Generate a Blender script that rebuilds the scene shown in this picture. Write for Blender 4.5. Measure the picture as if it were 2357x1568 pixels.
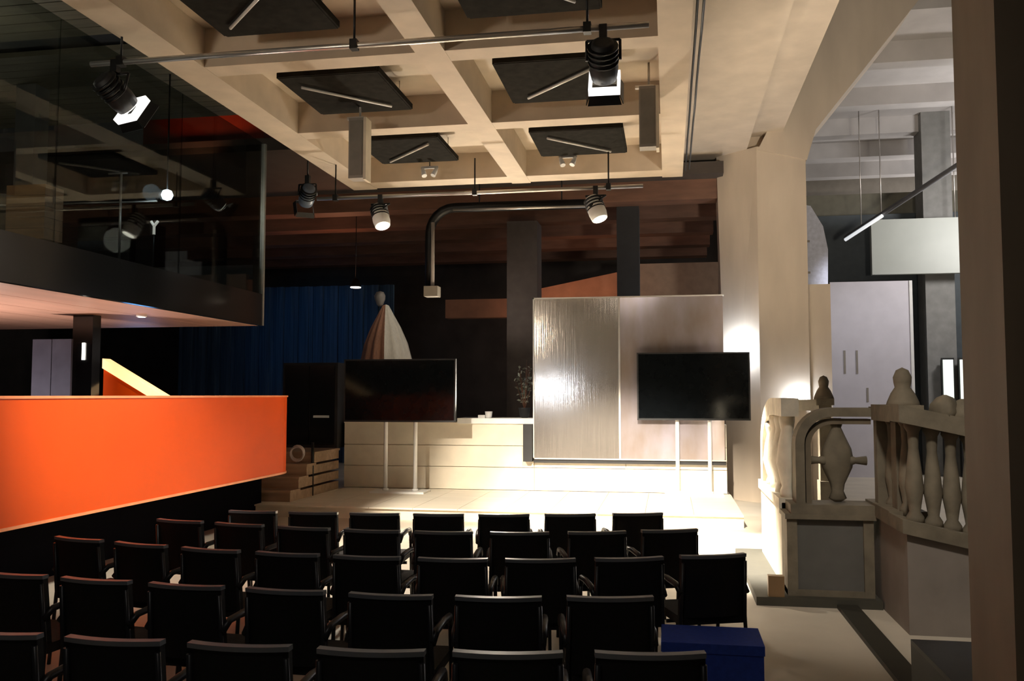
import bpy, bmesh, math, random
from mathutils import Vector, Matrix
random.seed(7)
R = math.radians
scene = bpy.context.scene
for o in list(bpy.data.objects):
    bpy.data.objects.remove(o, do_unlink=True)
C = scene.collection

# ------------------------------------------------------------------ camera
cam_data = bpy.data.cameras.new('camera')
cam_data.sensor_width = 36.0
cam_data.lens = 2045.0 / 2357.0 * 36.0
cam_data.clip_start = 0.05
cam = bpy.data.objects.new('camera', cam_data)
C.objects.link(cam)
cam.location = (0, 0, 1.75)
cam.rotation_euler = (R(90 + 3.5), 0, R(10.0))
scene.camera = cam

# ------------------------------------------------------------------ world, exposure
world = bpy.data.worlds.new('world'); scene.world = world
world.use_nodes = True
bg = world.node_tree.nodes['Background']
bg.inputs[0].default_value = (1.0, 0.93, 0.84, 1)
bg.inputs[1].default_value = 0.012
vs = scene.view_settings
vs.view_transform = 'Standard'; vs.look = 'None'; vs.exposure = 0.0; vs.gamma = 1.0
vs.use_curve_mapping = False

# ------------------------------------------------------------------ lamps of the hall, and added fill lamps
def lamp(name, kind, loc, power, color=(1, 1, 1), target=None, size=0.2, angle=60, blend=0.5, parent=None):
    d = bpy.data.lights.new(name, kind)
    d.energy = power; d.color = color
    if kind == 'AREA': d.size = size
    else: d.shadow_soft_size = size
    if kind == 'SPOT': d.spot_size = R(angle); d.spot_blend = blend
    o = bpy.data.objects.new(name, d); C.objects.link(o)
    o.location = loc
    if target is not None:
        o.rotation_euler = (Vector(target) - Vector(loc)).to_track_quat('-Z', 'Y').to_euler()
    return o
WARM = (1.0, 0.88, 0.72)
COOL = (0.80, 0.88, 1.0)
# unseen uplights and downlights added as fill for ceiling, seats, column and balustrade
lamp('fill_uplight', 'SPOT', (-4.8, 2.0, 3.6), 230, WARM, (-1.6, 9.2, 4.9), 0.25, 85, 1.0)
lamp('fill_uplight', 'SPOT', (2.7, 4.7, 2.3), 1500, WARM, (2.3, 15.0, 6.6), 0.25, 52, 1.0)
lamp('fill_downlight', 'SPOT', (-1.2, 1.6, 4.75), 45, (1, 0.92, 0.82), (-1.2, 5.0, 0), 0.2, 120, 1.0)
lamp('hidden_fill_uplight', 'SPOT', (-2.95, 15.1, 1.6), 900, WARM, (-2.1, 8.5, 4.9), 0.15, 75, 0.8)  # added out of sight behind the low wall to light the beam undersides
lamp('fill_downlight', 'SPOT', (0.75, 3.6, 4.75), 480, (1, 0.9, 0.78), (1.95, 7.3, 1.0), 0.2, 42, 1.0)
lamp('cool_work_lamp', 'SPOT', (-3.55, 2.4, 1.9), 95, COOL, (-1.6, 14.5, 1.9), 0.05, 16, 1.0)
lamp('gallery_wash', 'SPOT', (-1.0, 4.2, 4.7), 2300, (1.0, 0.92, 0.78), (-5.0, 7.5, 1.25), 0.2, 34, 1.0)
lamp('gallery_floor_fill', 'SPOT', (-7.4, 8.0, 0.95), 230, (1.0, 0.82, 0.72), (-7.2, 8.0, 2.7), 0.15, 160, 0.6)  # added on the gallery floor to brighten the salmon soffit
lamp('mezzanine_fill', 'POINT', (-7.0, 7.6, 5.0), 18, (1.0, 0.93, 0.8), size=0.2)  # both mezzanine lamps are added fill for the crate and slats
lamp('mezzanine_fill', 'POINT', (-8.6, 9.9, 4.2), 14, (1.0, 0.93, 0.8), size=0.2)
# right hall daylight-white lamps
lamp('hall_lamp', 'POINT', (6.8, 18.0, 5.2), 320, (1.0, 0.95, 0.92), size=0.4)
lamp('hall_lamp', 'POINT', (7.5, 24.0, 5.0), 320, (1.0, 0.95, 0.92), size=0.4)
lamp('hall_lamp', 'SPOT', (3.0, 16.5, 4.3), 90, (0.92, 0.92, 1.0), (4.2, 20, 2.4), 0.3, 60, 0.8)
# exhibition behind the stage
lamp('exhibit_blue_lamp', 'SPOT', (-8.2, 17.5, 4.6), 60, (0.12, 0.45, 1.0), (-9.0, 21.8, 3.2), 0.3, 60, 1.0)
lamp('exhibit_blue_lamp', 'POINT', (-10.0, 15.5, 1.6), 14, (0.15, 0.45, 1.0), size=0.3)
lamp('exhibit_warm_lamp', 'SPOT', (-6.5, 17.0, 3.7), 60, (1.0, 0.42, 0.22), (-6.8, 16.4, 5.2), 0.3, 150, 1.0)
lamp('exhibit_warm_lamp', 'SPOT', (-2.2, 18.2, 3.0), 75, (1.0, 0.55, 0.33), (-1.8, 20.3, 4.2), 0.3, 130, 1.0)
lamp('exhibit_warm_lamp', 'SPOT', (-4.2, 15.4, 4.9), 40, (1.0, 0.9, 0.75), (-5.3, 16.6, 2.9), 0.1, 40, 0.6)
lamp('exhibit_warm_lamp', 'SPOT', (-3.4, 15.3, 3.0), 30, (1.0, 0.85, 0.75), (-2.8, 17.0, 3.6), 0.1, 70, 1.0)

# ------------------------------------------------------------------ materials
MATS = {}
def mat(name, col, rough=0.6, metal=0.0, var=0.12, scale=6.0, bump=0.0, stretch=(1, 1, 1), emit=None, spec=0.5, col2=None):
    if name in MATS: return MATS[name]
    m = bpy.data.materials.new(name); m.use_nodes = True
    nt = m.node_tree; b = nt.nodes['Principled BSDF']
    b.inputs['Roughness'].default_value = rough
    b.inputs['Metallic'].default_value = metal
    b.inputs['Specular IOR Level'].default_value = spec
    tc = nt.nodes.new('ShaderNodeTexCoord'); mp = nt.nodes.new('ShaderNodeMapping')
    mp.inputs['Scale'].default_value = stretch
    nt.links.new(tc.outputs['Object'], mp.inputs['Vector'])
    nz = nt.nodes.new('ShaderNodeTexNoise'); nz.inputs['Scale'].default_value = scale
    nz.inputs['Detail'].default_value = 6
    nt.links.new(mp.outputs['Vector'], nz.inputs['Vector'])
    cr = nt.nodes.new('ShaderNodeValToRGB')
    lo = tuple(max(0, c * (1 - var)) for c in col); hi = tuple(min(1, c * (1 + var)) for c in (col2 or col))
    cr.color_ramp.elements[0].position = 0.3; cr.color_ramp.elements[1].position = 0.7
    cr.color_ramp.elements[0].color = (*lo, 1); cr.color_ramp.elements[1].color = (*hi, 1)
    nt.links.new(nz.outputs['Fac'], cr.inputs['Fac'])
    nt.links.new(cr.outputs['Color'], b.inputs['Base Color'])
    if bump:
        bp = nt.nodes.new('ShaderNodeBump'); bp.inputs['Strength'].default_value = bump
        bp.inputs['Distance'].default_value = 0.02
        nt.links.new(nz.outputs['Fac'], bp.inputs['Height']); nt.links.new(bp.outputs['Normal'], b.inputs['Normal'])
    if emit:
        b.inputs['Emission Color'].default_value = (*emit[0], 1); b.inputs['Emission Strength'].default_value = emit[1]
    MATS[name] = m
    return m
def glass_mat(name, tint, gloss):
    m = bpy.data.materials.new(name); m.use_nodes = True
    nt = m.node_tree; nt.nodes.clear()
    out = nt.nodes.new('ShaderNodeOutputMaterial'); mx = nt.nodes.new('ShaderNodeMixShader')
    tr = nt.nodes.new('ShaderNodeBsdfTransparent'); gl = nt.nodes.new('ShaderNodeBsdfGlossy')
    tr.inputs[0].default_value = (*tint, 1); gl.inputs['Roughness'].default_value = 0.02
    fr = nt.nodes.new('ShaderNodeFresnel'); fr.inputs[0].default_value = 1.45
    ad = nt.nodes.new('ShaderNodeMath'); ad.operation = 'MULTIPLY'; ad.inputs[1].default_value = gloss
    nt.links.new(fr.outputs[0], ad.inputs[0]); nt.links.new(ad.outputs[0], mx.inputs[0])
    nt.links.new(tr.outputs[0], mx.inputs[1]); nt.links.new(gl.outputs[0], mx.inputs[2])
    nt.links.new(mx.outputs[0], out.inputs[0])
    MATS[name] = m
    return m
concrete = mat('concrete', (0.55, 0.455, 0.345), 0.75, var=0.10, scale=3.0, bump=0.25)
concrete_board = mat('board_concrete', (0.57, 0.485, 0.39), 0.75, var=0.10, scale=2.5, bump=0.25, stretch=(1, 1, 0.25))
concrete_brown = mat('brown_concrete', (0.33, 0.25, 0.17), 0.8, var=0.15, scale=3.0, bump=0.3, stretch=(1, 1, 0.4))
concrete_grey = mat('grey_concrete', (0.50, 0.48, 0.47), 0.8, var=0.08, scale=2.0, bump=0.2)
floor_m = mat('pale_stone_floor', (0.62, 0.56, 0.46), 0.55, var=0.08, scale=2.0)
stage_m = mat('pale_stage_boards', (0.80, 0.74, 0.62), 0.5, var=0.06, scale=4.0, stretch=(0.2, 2, 1))
panel_m = mat('pale_wall_panel', (0.74, 0.67, 0.54), 0.6, var=0.06, scale=5.0)
step_m = mat('wooden_steps', (0.36, 0.24, 0.15), 0.5, var=0.2, scale=5.0, stretch=(0.3, 3, 3))
dark_m = mat('matt_black', (0.012, 0.012, 0.013), 0.6, var=0.2)
black_gloss = mat('gloss_black', (0.006, 0.007, 0.008), 0.12, var=0.1)
black_metal = mat('black_metal', (0.02, 0.02, 0.02), 0.4, 0.6, var=0.2)
white_m = mat('white_paint', (0.82, 0.82, 0.80), 0.5, var=0.04)
steel_m = mat('steel_tube', (0.62, 0.59, 0.55), 0.35, 0.8, var=0.08)
brush_m = mat('brushed_metal', (0.55, 0.50, 0.45), 0.14, 0.75, var=0.12, scale=9.0, bump=0.05, stretch=(6, 1, 0.15))
orange_m = mat('orange_lacquer', (0.78, 0.085, 0.002), 0.5, var=0.04, scale=1.5, spec=0.2)
copper_m = mat('salmon_soffit', (0.62, 0.36, 0.27), 0.45, var=0.10, scale=2.0, stretch=(2, 0.2, 1))
olive_m = mat('dark_olive_slat', (0.115, 0.10, 0.065), 0.6, var=0.25, scale=4.0, stretch=(0.3, 3, 1))
raft_m = mat('dark_acoustic_raft', (0.022, 0.020, 0.017), 1.0, var=0.25, scale=9.0, spec=0.04)
grey_m = mat('grey_enclosure', (0.30, 0.27, 0.23), 0.6, var=0.08)
fabric_m = mat('black_upholstery', (0.007, 0.007, 0.007), 0.8, var=0.2, scale=60, bump=0.1)
rail_m = mat('painted_rail_light', (0.22, 0.24, 0.27), 0.35, var=0.1)
frame_m = mat('chair_frame', (0.035, 0.035, 0.038), 0.35, 0.5, var=0.1)
blue_m = mat('royal_blue_fabric', (0.025, 0.075, 0.50), 0.8, var=0.12, scale=40, bump=0.1)
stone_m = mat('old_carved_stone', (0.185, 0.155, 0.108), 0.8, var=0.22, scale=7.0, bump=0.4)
stone_lit = mat('lit_carved_stone', (0.74, 0.68, 0.56), 0.8, var=0.15, scale=6.0, bump=0.4)  # same stone as the front, paler to paint in the stage light
stone_grey = mat('grey_stone_panel', (0.125, 0.12, 0.108), 0.8, var=0.1, scale=5.0, bump=0.15)
brown_m = mat('brown_timber', (0.16, 0.075, 0.045), 0.55, var=0.25, scale=4.0, stretch=(0.4, 2, 2))
rust_m = mat('rust_panel', (0.45, 0.20, 0.11), 0.55, var=0.15, scale=3.0)
darkbrown_m = mat('dark_brown_wall', (0.055, 0.042, 0.034), 0.7, var=0.25, scale=2.0)
navy_m = mat('navy_curtain', (0.06, 0.11, 0.17), 0.8, var=0.3, scale=6.0, stretch=(3, 1, 0.1), bump=0.3)
lilac_m = mat('lilac_white_board', (0.66, 0.64, 0.70), 0.55, var=0.05, scale=3.0)
mint_m = mat('pale_mint_panel', (0.42, 0.45, 0.42), 0.5, var=0.04, scale=2.0)
wood_crate = mat('crate_timber', (0.42, 0.21, 0.08), 0.6, var=0.2, scale=5.0, stretch=(0.4, 2, 3))
cape_white = mat('white_cloth', (0.72, 0.68, 0.58), 0.8, var=0.08, scale=12, bump=0.2, stretch=(4, 4, 0.4))
cape_brown = mat('brown_cloth', (0.38, 0.19, 0.12), 0.8, var=0.2, scale=12, bump=0.2, stretch=(4, 4, 0.4))
leaf_m = mat('grey_green_leaf', (0.20, 0.22, 0.18), 0.5, var=0.3, scale=10)
glow_warm = mat('lamp_glow_warm', (1, 1, 1), emit=((1.0, 0.93, 0.8), 6.0))
glow_cool = mat('lamp_glow_cool', (1, 1, 1), emit=((0.75, 0.87, 1.0), 14.0))
glow_day = mat('lit_window_glow', (0.9, 0.95, 0.88), emit=((0.90, 1.0, 0.88), 0.9))
glow_edge = mat('painted_edge_light', (1, 0.8, 0.5), emit=((1.0, 0.62, 0.28), 1.4))  # emission paints the light caught by the stair edge
tinted = glass_mat('smoked_glass', (0.62, 0.65, 0.63), 0.18)

# ------------------------------------------------------------------ mesh helpers
class MB:
    def __init__(s): s.bm = bmesh.new()
    def box(s, x0, x1, y0, y1, z0, z1, rot=None, about=None):
        vs_ = [s.bm.verts.new((x, y, z)) for z in (z0, z1) for y in (y0, y1) for x in (x0, x1)]
        for f in ((0, 2, 3, 1), (4, 5, 7, 6), (0, 1, 5, 4), (2, 6, 7, 3), (0, 4, 6, 2), (1, 3, 7, 5)):
            s.bm.faces.new([vs_[i] for i in f])
        if rot is not None:
            c = Vector(about) if about is not None else Vector(((x0 + x1) / 2, (y0 + y1) / 2, (z0 + z1) / 2))
            for v in vs_: v.co = c + rot @ (v.co - c)
        return s
    def prism(s, pts, axis, a, b):
        def mk(p, t):
            if axis == 'y': return (p[0], t, p[1])
            if axis == 'x': return (t, p[0], p[1])
            return (p[0], p[1], t)
        A = [s.bm.verts.new(mk(p, a)) for p in pts]; B = [s.bm.verts.new(mk(p, b)) for p in pts]
        s.bm.faces.new(A); s.bm.faces.new(B[::-1])
        n = len(pts)
        for i in range(n): s.bm.faces.new((A[i], B[i], B[(i + 1) % n], A[(i + 1) % n]))
        return s
    def cyl(s, p0, p1, r0, r1=None, n=12):
        return s.tube([p0, p1], [r0, r0 if r1 is None else r1], n)
    def tube(s, path, r, n=10):
        P = [Vector(p) for p in path]
        rs = r if isinstance(r, (list, tuple)) else [r] * len(P)
        rings = []
        prev = None
        for i, p in enumerate(P):
            t = (P[min(i + 1, len(P) - 1)] - P[max(i - 1, 0)]).normalized()
            if prev is None:
                u = t.orthogonal().normalized()
            else:
                u = (prev - t * prev.dot(t)).normalized()
            prev = u; w = t.cross(u)
            rings.append([s.bm.verts.new(p + (u * math.cos(2 * math.pi * k / n) + w * math.sin(2 * math.pi * k / n)) * rs[i]) for k in range(n)])
        for a, b in zip(rings, rings[1:]):
            for k in range(n):
                f = s.bm.faces.new((a[k], a[(k + 1) % n], b[(k + 1) % n], b[k])); f.smooth = True
        s.bm.faces.new(rings[0][::-1]); s.bm.faces.new(rings[-1])
        return s
    def lathe(s, prof, c, n=20, sx=1.0, sy=1.0, flute=0.0, nf=10, a0=0.0, a1=2 * math.pi, shift=None):
        full = abs(a1 - a0 - 2 * math.pi) < 1e-6
        m = n if full else n + 1
        rings = []
        for j, (r, z) in enumerate(prof):
            ring = []
            dx, dy = shift(z) if shift else (0, 0)
            for k in range(m):
                a = a0 + (a1 - a0) * k / n
                rr = r * (1 + flute * math.cos(nf * a))
                ring.append(s.bm.verts.new((c[0] + dx + rr * sx * math.cos(a), c[1] + dy + rr * sy * math.sin(a), c[2] + z)))
            rings.append(ring)
        for a, b in zip(rings, rings[1:]):
            for k in range(n):
                f = s.bm.faces.new((a[k], a[(k + 1) % m], b[(k + 1) % m], b[k])); f.smooth = True
        if full:
            s.bm.faces.new(rings[0][::-1]); s.bm.faces.new(rings[-1])
        return s
    def build(s, name, m, parent=None, bevel=0.0, seg=2):
        bm = s.bm
        if bevel:
            es = [e for e in bm.edges if len(e.link_faces) == 2 and e.calc_face_angle(0) > 0.6]
            bmesh.ops.bevel(bm, geom=es, offset=bevel, segments=seg, profile=0.5, affect='EDGES')
        bmesh.ops.recalc_face_normals(bm, faces=bm.faces[:])
        if parent is not None:
            org = ORG[parent]
        else:
            xs = [v.co for v in bm.verts]
            org = Vector(((min(v.x for v in xs) + max(v.x for v in xs)) / 2, (min(v.y for v in xs) + max(v.y for v in xs)) / 2, min(v.z for v in xs)))
        bmesh.ops.translate(bm, vec=-org, verts=bm.verts[:])
        me = bpy.data.meshes.new(name); bm.to_mesh(me); bm.free()
        me.materials.append(m)
        o = bpy.data.objects.new(name, me); C.objects.link(o)
        if parent is not None: o.parent = parent
        else: o.location = org
        ORG[o] = org
        return o
ORG = {}
def box(*a, **k): return MB().box(*a, **k)
def empty(name, loc, rz=0.0):
    o = bpy.data.objects.new(name, None); C.objects.link(o)
    o.location = loc; o.rotation_euler = (0, 0, rz); o.empty_display_size = 0.1
    ORG[o] = Vector(loc)
    return o
def tag(o, label, cat, group=None):
    o['label'] = label; o['category'] = cat
    if group: o['group'] = group
    return o
def struct(o, label=None, cat=None):
    o['kind'] = 'structure'
    if label: o['label'] = label
    if cat: o['category'] = cat
    return o
def copy_tree(o, parent=None):
    c = o.copy(); C.objects.link(c); c.parent = parent
    for ch in list(o.children): copy_tree(ch, c)
    return c

# ================================================================== STRUCTURE
struct(box(-16, 9, -1.5, 30, -0.2, 0).build('floor', floor_m), 'pale stone floor of the hall', 'floor')

# stage, its boards, low wall behind it
stage = struct(empty('stage', (-2.6, 13.3, 0)), 'low pale stage platform in front of the screens', 'stage')
box(-6.1, 0.95, 12.12, 15.2, 0.0, 0.15).build('platform', panel_m, stage)
n = 11
for i in range(n):
    x0 = -6.1 + i * 7.05 / n
    box(x0 + 0.003, x0 + 7.05 / n - 0.003, 12.08, 14.6, 0.15, 0.172).build('board', stage_m, stage)
lowwall = struct(empty('wall_stage', (-2.3, 14.8, 0.17)), 'low pale panelled wall at the back of the stage', 'wall')
box(-5.5, 0.9, 14.64, 14.95, 0.17, 1.27).build('core', panel_m, lowwall)
px = [-5.5, -4.24, -2.2, -0.7, 0.9]
for i in range(4):
    for z0, z1 in ((0.18, 0.545), (0.555, 0.90), (0.91, 1.27)):
        box(px[i] + 0.004, px[i + 1] - 0.004, 14.60, 14.645, z0, z1).build('panel', panel_m, lowwall, 0.003, 1)
box(-3.5, -2.18, 14.56, 15.2, 1.27, 1.36).build('ledge', white_m, lowwall, 0.008)
box(-5.5, -3.5, 14.58, 15.0, 1.27, 1.29).build('ledge', panel_m, lowwall)

# steps from the stage up to the gallery
steps = struct(empty('steps', (-6.6, 12.9, 0.17)), 'brown wooden steps rising left of the stage', 'steps')
for k in range(4):
    z = 0.17 + 0.17 * k
    box(-7.6, -5.52, 12.45 + 0.30 * k, 14.4, z, z + 0.135).build('riser', step_m, steps)
    box(-7.62, -5.50, 12.42 + 0.30 * k, 12.78 + 0.30 * k if k < 3 else 14.4, z + 0.135, z + 0.17).build('tread', step_m, steps, 0.006, 1)

# coffered concrete ceiling
ceil = struct(empty('ceiling', (-2.2, 8.0, 4.8)), 'coffered concrete ceiling with crossing beams', 'ceiling')
box(-4.6, 0.22, 3.2, 12.5, 5.17, 5.4).build('slab', concrete, ceil)
for x0, x1, z1 in ((-4.60, -4.24, 5.9), (-2.20, -1.93, 5.17), (-0.06, 0.22, 5.9)):
    box(x0, x1, 3.2, 12.5, 4.80, z1).build('beam', concrete, ceil, 0.012)
for y0, y1 in ((3.2, 3.45), (5.35, 5.6), (7.50, 7.75), (9.63, 9.88), (12.1, 12.45)):
    for x0, x1 in ((-4.24, -2.20), (-1.93, -0.06)):
        box(x0, x1, y0, y1, 4.803, 5.17).build('beam', concrete, ceil, 0.01)

# higher slatted ceiling over the gallery
cl = struct(empty('ceiling_gallery', (-8.4, 8.0, 5.6)), 'dark olive slatted ceiling above the gallery', 'ceiling')
box(-13, -4.6, 3.0, 11.3, 5.68, 5.8).build('backing', dark_m, cl)
y = 4.0
while y < 11.1:
    if not (8.38 < y + 0.1 < 8.75):
        box(-13, -4.62, y, y + 0.185, 5.6, 5.66).build('slat', olive_m, cl)
    y += 0.2

# wide upper soffit and flared column at the right
sof = struct(empty('trim_1', (0.9, 11.5, 5.85)), 'wide pale concrete soffit beside the coffered ceiling', 'soffit')
box(0.22, 1.33, 5.0, 15.8, 5.86, 6.4).build('soffit_slab', concrete_board, sof)
box(1.33, 1.9, 5.0, 15.8, 6.1, 6.5).build('soffit_slab', concrete_board, sof)
col = struct(empty('column', (1.6, 15.5, 0)), 'flared pale concrete column with inclined strut', 'column')
m = MB()
m.prism([(0.97, 15.55), (1.47, 15.0), (2.25, 15.0), (2.25, 16.1), (0.97, 16.1)], 'z', 0, 5.86)
for v in m.bm.verts:
    if v.co.x < 1 and v.co.z > 5: v.co.x -= 0.12
m.build('shaft', concrete_board, col, 0.02)
box(1.7, 2.6, 15.04, 16.0, 0, 3.55).build('buttress', concrete_board, col, 0.02)
m = MB()
m.prism([(1.49, 5.80), (2.27, 5.60), (2.42, 6.1), (4.1, 8.2), (5.0, 9.2), (3.5, 9.2), (2.72, 8.2)], 'y', 14.98, 16.0)
m.build('strut', concrete_board, col, 0.03)
m = MB()
m.prism([(1.30, 5.86), (1.49, 5.80), (2.72, 8.2), (3.5, 9.2), (2.9, 9.2), (2.1, 8.2)], 'y', 15.25, 16.0)
m.build('strut_rebate', concrete, col)
box(0.22, 2.2, 15.6, 15.9, 5.9, 9.2).build('gusset', concrete_board, col)

# ribbed ceiling and walls of the right hall
cr_ = struct(empty('ceiling_hall', (7, 22, 8)), 'ribbed grey ceiling of the hall at right', 'ceiling')
box(2.0, 16, 15.0, 30, 8.0, 8.2).build('slab', concrete_grey, cr_)
for yy in (16.3, 18.7, 20.8, 22.8, 24.8, 26.8):
    box(2.0, 16, yy, yy + 0.35, 7.62, 8.0).build('rib', concrete_grey, cr_, 0.03)
box(2.0, 16, 25.4, 25.8, 6.7, 8.0).build('end_beam', grey_m, cr_)
struct(box(2.3, 16, 29.5, 30, 0, 8.2).build('wall_hall_back', concrete_grey), 'grey back wall of the right hall', 'wall')
struct(box(13, 13.4, 4, 30, 0, 8.2).build('wall_right', concrete_grey), 'grey side wall of the right hall', 'wall')

# foreground pillar
pil = struct(empty('pillar', (1.6, 3.4, 0)), 'rough brown concrete pillar in the right foreground', 'pillar')
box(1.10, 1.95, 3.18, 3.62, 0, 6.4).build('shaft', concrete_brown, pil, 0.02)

# dark exhibition hall behind the stage
struct(box(-18, 2.3, 23.5, 23.8, 0, 7).build('wall_back', darkbrown_m), 'dark brown back wall of the exhibition', 'wall')
struct(box(-18, -17.7, 2, 23.8, 0, 7).build('wall_left', darkbrown_m), 'dark wall at far left', 'wall')
cb = struct(empty('ceiling_exhibition', (-6, 19, 5.3)), 'dark brown beamed ceiling behind the stage', 'ceiling')
box(-18, 0.95, 15.2, 23.8, 5.5, 5.7).build('slab', darkbrown_m, cb)
box(-18, 0.20, 12.6, 15.2, 5.5, 5.7).build('slab', darkbrown_m, cb)
for yy in (15.6, 17.2, 18.8, 20.4, 22.0):
    box(-18, 0.95, yy, yy + 0.4, 5.15, 5.5).build('beam', brown_m, cb, 0.02)
struct(box(-3.1, -2.5, 17.0, 17.6, 0, 5.15).build('column', mat('taupe_column', (0.12, 0.10, 0.09), 0.7)), 'dark taupe column standing behind the stage', 'column')
struct(box(-0.9, -0.5, 16.0, 16.4, 0, 5.15).build('column', dark_m), 'narrow black column behind the metal screens', 'column')
m = MB()
for i in range(60):
    x0 = -13.0 + i * 0.1
    m.box(x0, x0 + 0.1, 22.0 + 0.05 * math.sin(i * 1.7), 22.1 + 0.05 * math.sin(i * 1.7), 0.0, 4.6)
tag(m.build('curtain', navy_m), 'blue-lit navy curtain hanging in the dark exhibition', 'curtain')
tag(box(-5.1, -3.2, 20.0, 20.3, 3.53, 3.96).build('wall_panel', rust_m, None, 0.02), 'rust brown horizontal panel left of the taupe column', 'panel')
m = MB().prism([(-3.0, 3.5), (-0.9, 3.5), (-0.9, 4.55), (-3.0, 4.15)], 'y', 20.0, 20.3)
tag(m.build('wall_panel', rust_m, None, 0.02), 'slanting rust brown panel right of the taupe column', 'panel')
tag(box(-0.9, 1.1, 19.9, 20.2, 3.2, 4.67).build('wall_panel', mat('tan_panel', (0.30, 0.21, 0.15), 0.5), None, 0.02), 'tan panel above the metal screens beside the pale column', 'panel')

# ================================================================== LEFT: gallery, mezzanine
# raised gallery with the orange parapet
gal = struct(empty('floor_gallery', (-8.5, 8, 0)), 'dark raised gallery floor behind the orange parapet', 'floor')
box(-13, -5.4, 3.5, 11.5, 0.72, 0.85).build('slab', dark_m, gal)
box(-13, -5.9, 3.5, 12.3, 0.0, 0.72).build('base', mat('void_black', (0.003, 0.003, 0.005), 0.9, spec=0.05), gal)
par = empty('parapet', (-5.0, 8.8, 0.72)); tag(par, 'long glossy orange parapet along the gallery edge', 'parapet')
def curved_plan(o, i_, yend, r):
    out = [(o, 5.86), (o, yend)]; inn = [(i_, 5.86), (i_, yend)]
    for k in range(1, 13):
        a = k / 12 * math.pi / 2
        out.append((o - r + r * math.cos(a), yend + r * math.sin(a)))
        ri = r - (o - i_)
        inn.append((o - r + ri * math.cos(a), yend + ri * math.sin(a)))
    return out + inn[::-1]
orange_edge = mat('orange_edge', (0.95, 0.30, 0.12), 0.4)
MB().prism(curved_plan(-4.98, -5.12, 10.92, 0.8), 'z', 0.74, 1.72).build('panel', orange_m, par)
MB().prism(curved_plan(-4.965, -5.135, 10.92, 0.815), 'z', 1.72, 1.742).build('top_rail', orange_edge, par)
MB().prism(curved_plan(-4.972, -5.135, 10.92, 0.808), 'z', 0.715, 0.74).build('bottom_edge', orange_edge, par)
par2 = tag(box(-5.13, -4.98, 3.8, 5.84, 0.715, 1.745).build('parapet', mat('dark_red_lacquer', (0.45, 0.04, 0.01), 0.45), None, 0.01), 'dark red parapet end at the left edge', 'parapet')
# stair flank behind the parapet
st = empty('stair_flank', (-6.5, 10.0, 0.85)); tag(st, 'orange sloping stair flank with a painted-on lit top edge', 'stair')
m = MB().prism([(-6.92, 0.85), (-6.92, 2.08), (-6.05, 1.60), (-6.05, 0.85)], 'y', 10.0, 10.1)
m.build('side', orange_m, st)
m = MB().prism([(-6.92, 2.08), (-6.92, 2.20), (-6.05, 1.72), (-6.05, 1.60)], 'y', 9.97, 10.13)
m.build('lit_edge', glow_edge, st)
po_ = empty('post', (-6.7, 9.4, 0.85)); tag(po_, 'glossy black post beside the orange stair flank', 'post')
box(-6.92, -6.66, 9.4, 9.55, 0.85, 2.69).build('shaft', black_gloss, po_, 0.01)
box(-6.78, -6.75, 9.38, 9.40, 2.16, 2.36).build('indicator_lamp', glow_warm, po_, 0.005)
gp = empty('glass_screen', (-6.87, 9.0, 0.85)); tag(gp, 'frosted grey glass screen standing behind the orange parapet', 'screen')
gm = mat('frosted_grey', (0.045, 0.048, 0.07), 0.25)
for i in range(2):
    box(-7.13 + i * 0.25, -6.89 + i * 0.25, 9.0, 9.03, 0.87, 2.38).build('pane', gm, gp, 0.004)
box(-7.15, -6.62, 8.98, 9.05, 0.85, 0.87).build('foot', steel_m, gp)

# mezzanine box
mez = struct(empty('mezzanine', (-8.5, 7.5, 2.7)), 'dark mezzanine box with salmon soffit over the gallery', 'mezzanine')
box(-12, -5.5, 3.0, 11.28, 2.72, 3.12).build('slab', dark_m, mez)
k = 0
x = -12.0
while x < -5.5:
    box(x, min(x + 0.636, -5.49), 3.0, 11.3, 2.69, 2.72).build('soffit_panel', copper_m, mez)
    x += 0.65
box(-5.5, -5.44, 3.0, 11.3, 2.69, 3.12).build('fascia', black_gloss, mez)
box(-12, -11.8, 3.0, 11.3, 3.12, 5.6).build('rear_wall', mat('charcoal_wall', (0.045, 0.045, 0.045), 0.7), mez)
box(-12, -5.5, 11.1, 11.28, 3.12, 3.5).build('end_kerb', dark_m, mez)
gw = struct(empty('window_1', (-5.45, 8, 3.12)), 'smoked glass front of the mezzanine', 'window')
for y0, y1 in ((3.0, 5.05), (5.06, 7.12), (7.13, 9.2), (9.21, 11.28)):
    box(-5.47, -5.455, y0, y1, 3.12, 5.2).build('pane', tinted, gw)
box(-5.49, -5.43, 11.27, 11.31, 2.69, 5.2).build('edge_strip', mat('steel_edge', (0.55, 0.55, 0.52), 0.3, 0.7), gw)
we = struct(box(-12, -5.5, 11.285, 11.30, 3.12, 5.2).build('window_2', tinted), 'smoked glass end of the mezzanine', 'window')
for (x, y) in ((-7.2, 7.4), (-6.1, 9.5), (-9.3, 9.2)):
    d = empty('downlight', (x, y, 2.66))
    tag(d, {7.4: 'small white downlight in the salmon soffit near the left edge', 9.5: 'small downlight in the salmon soffit above the stair', 9.2: 'small downlight deep under the salmon soffit'}[y], 'downlight', 'soffit downlights')
    MB().cyl((x, y, 2.665), (x, y, 2.69), 0.06, n=14).build('ring', white_m, d)
    MB().cyl((x, y, 2.660), (x, y, 2.668), 0.042, n=14).build('lens', glow_warm, d)
    lamp('downlight_lamp', 'SPOT', (x, y, 2.6), 30, (1.0, 0.8, 0.68), (x, y, 0), 0.05, 120, 0.8)
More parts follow.
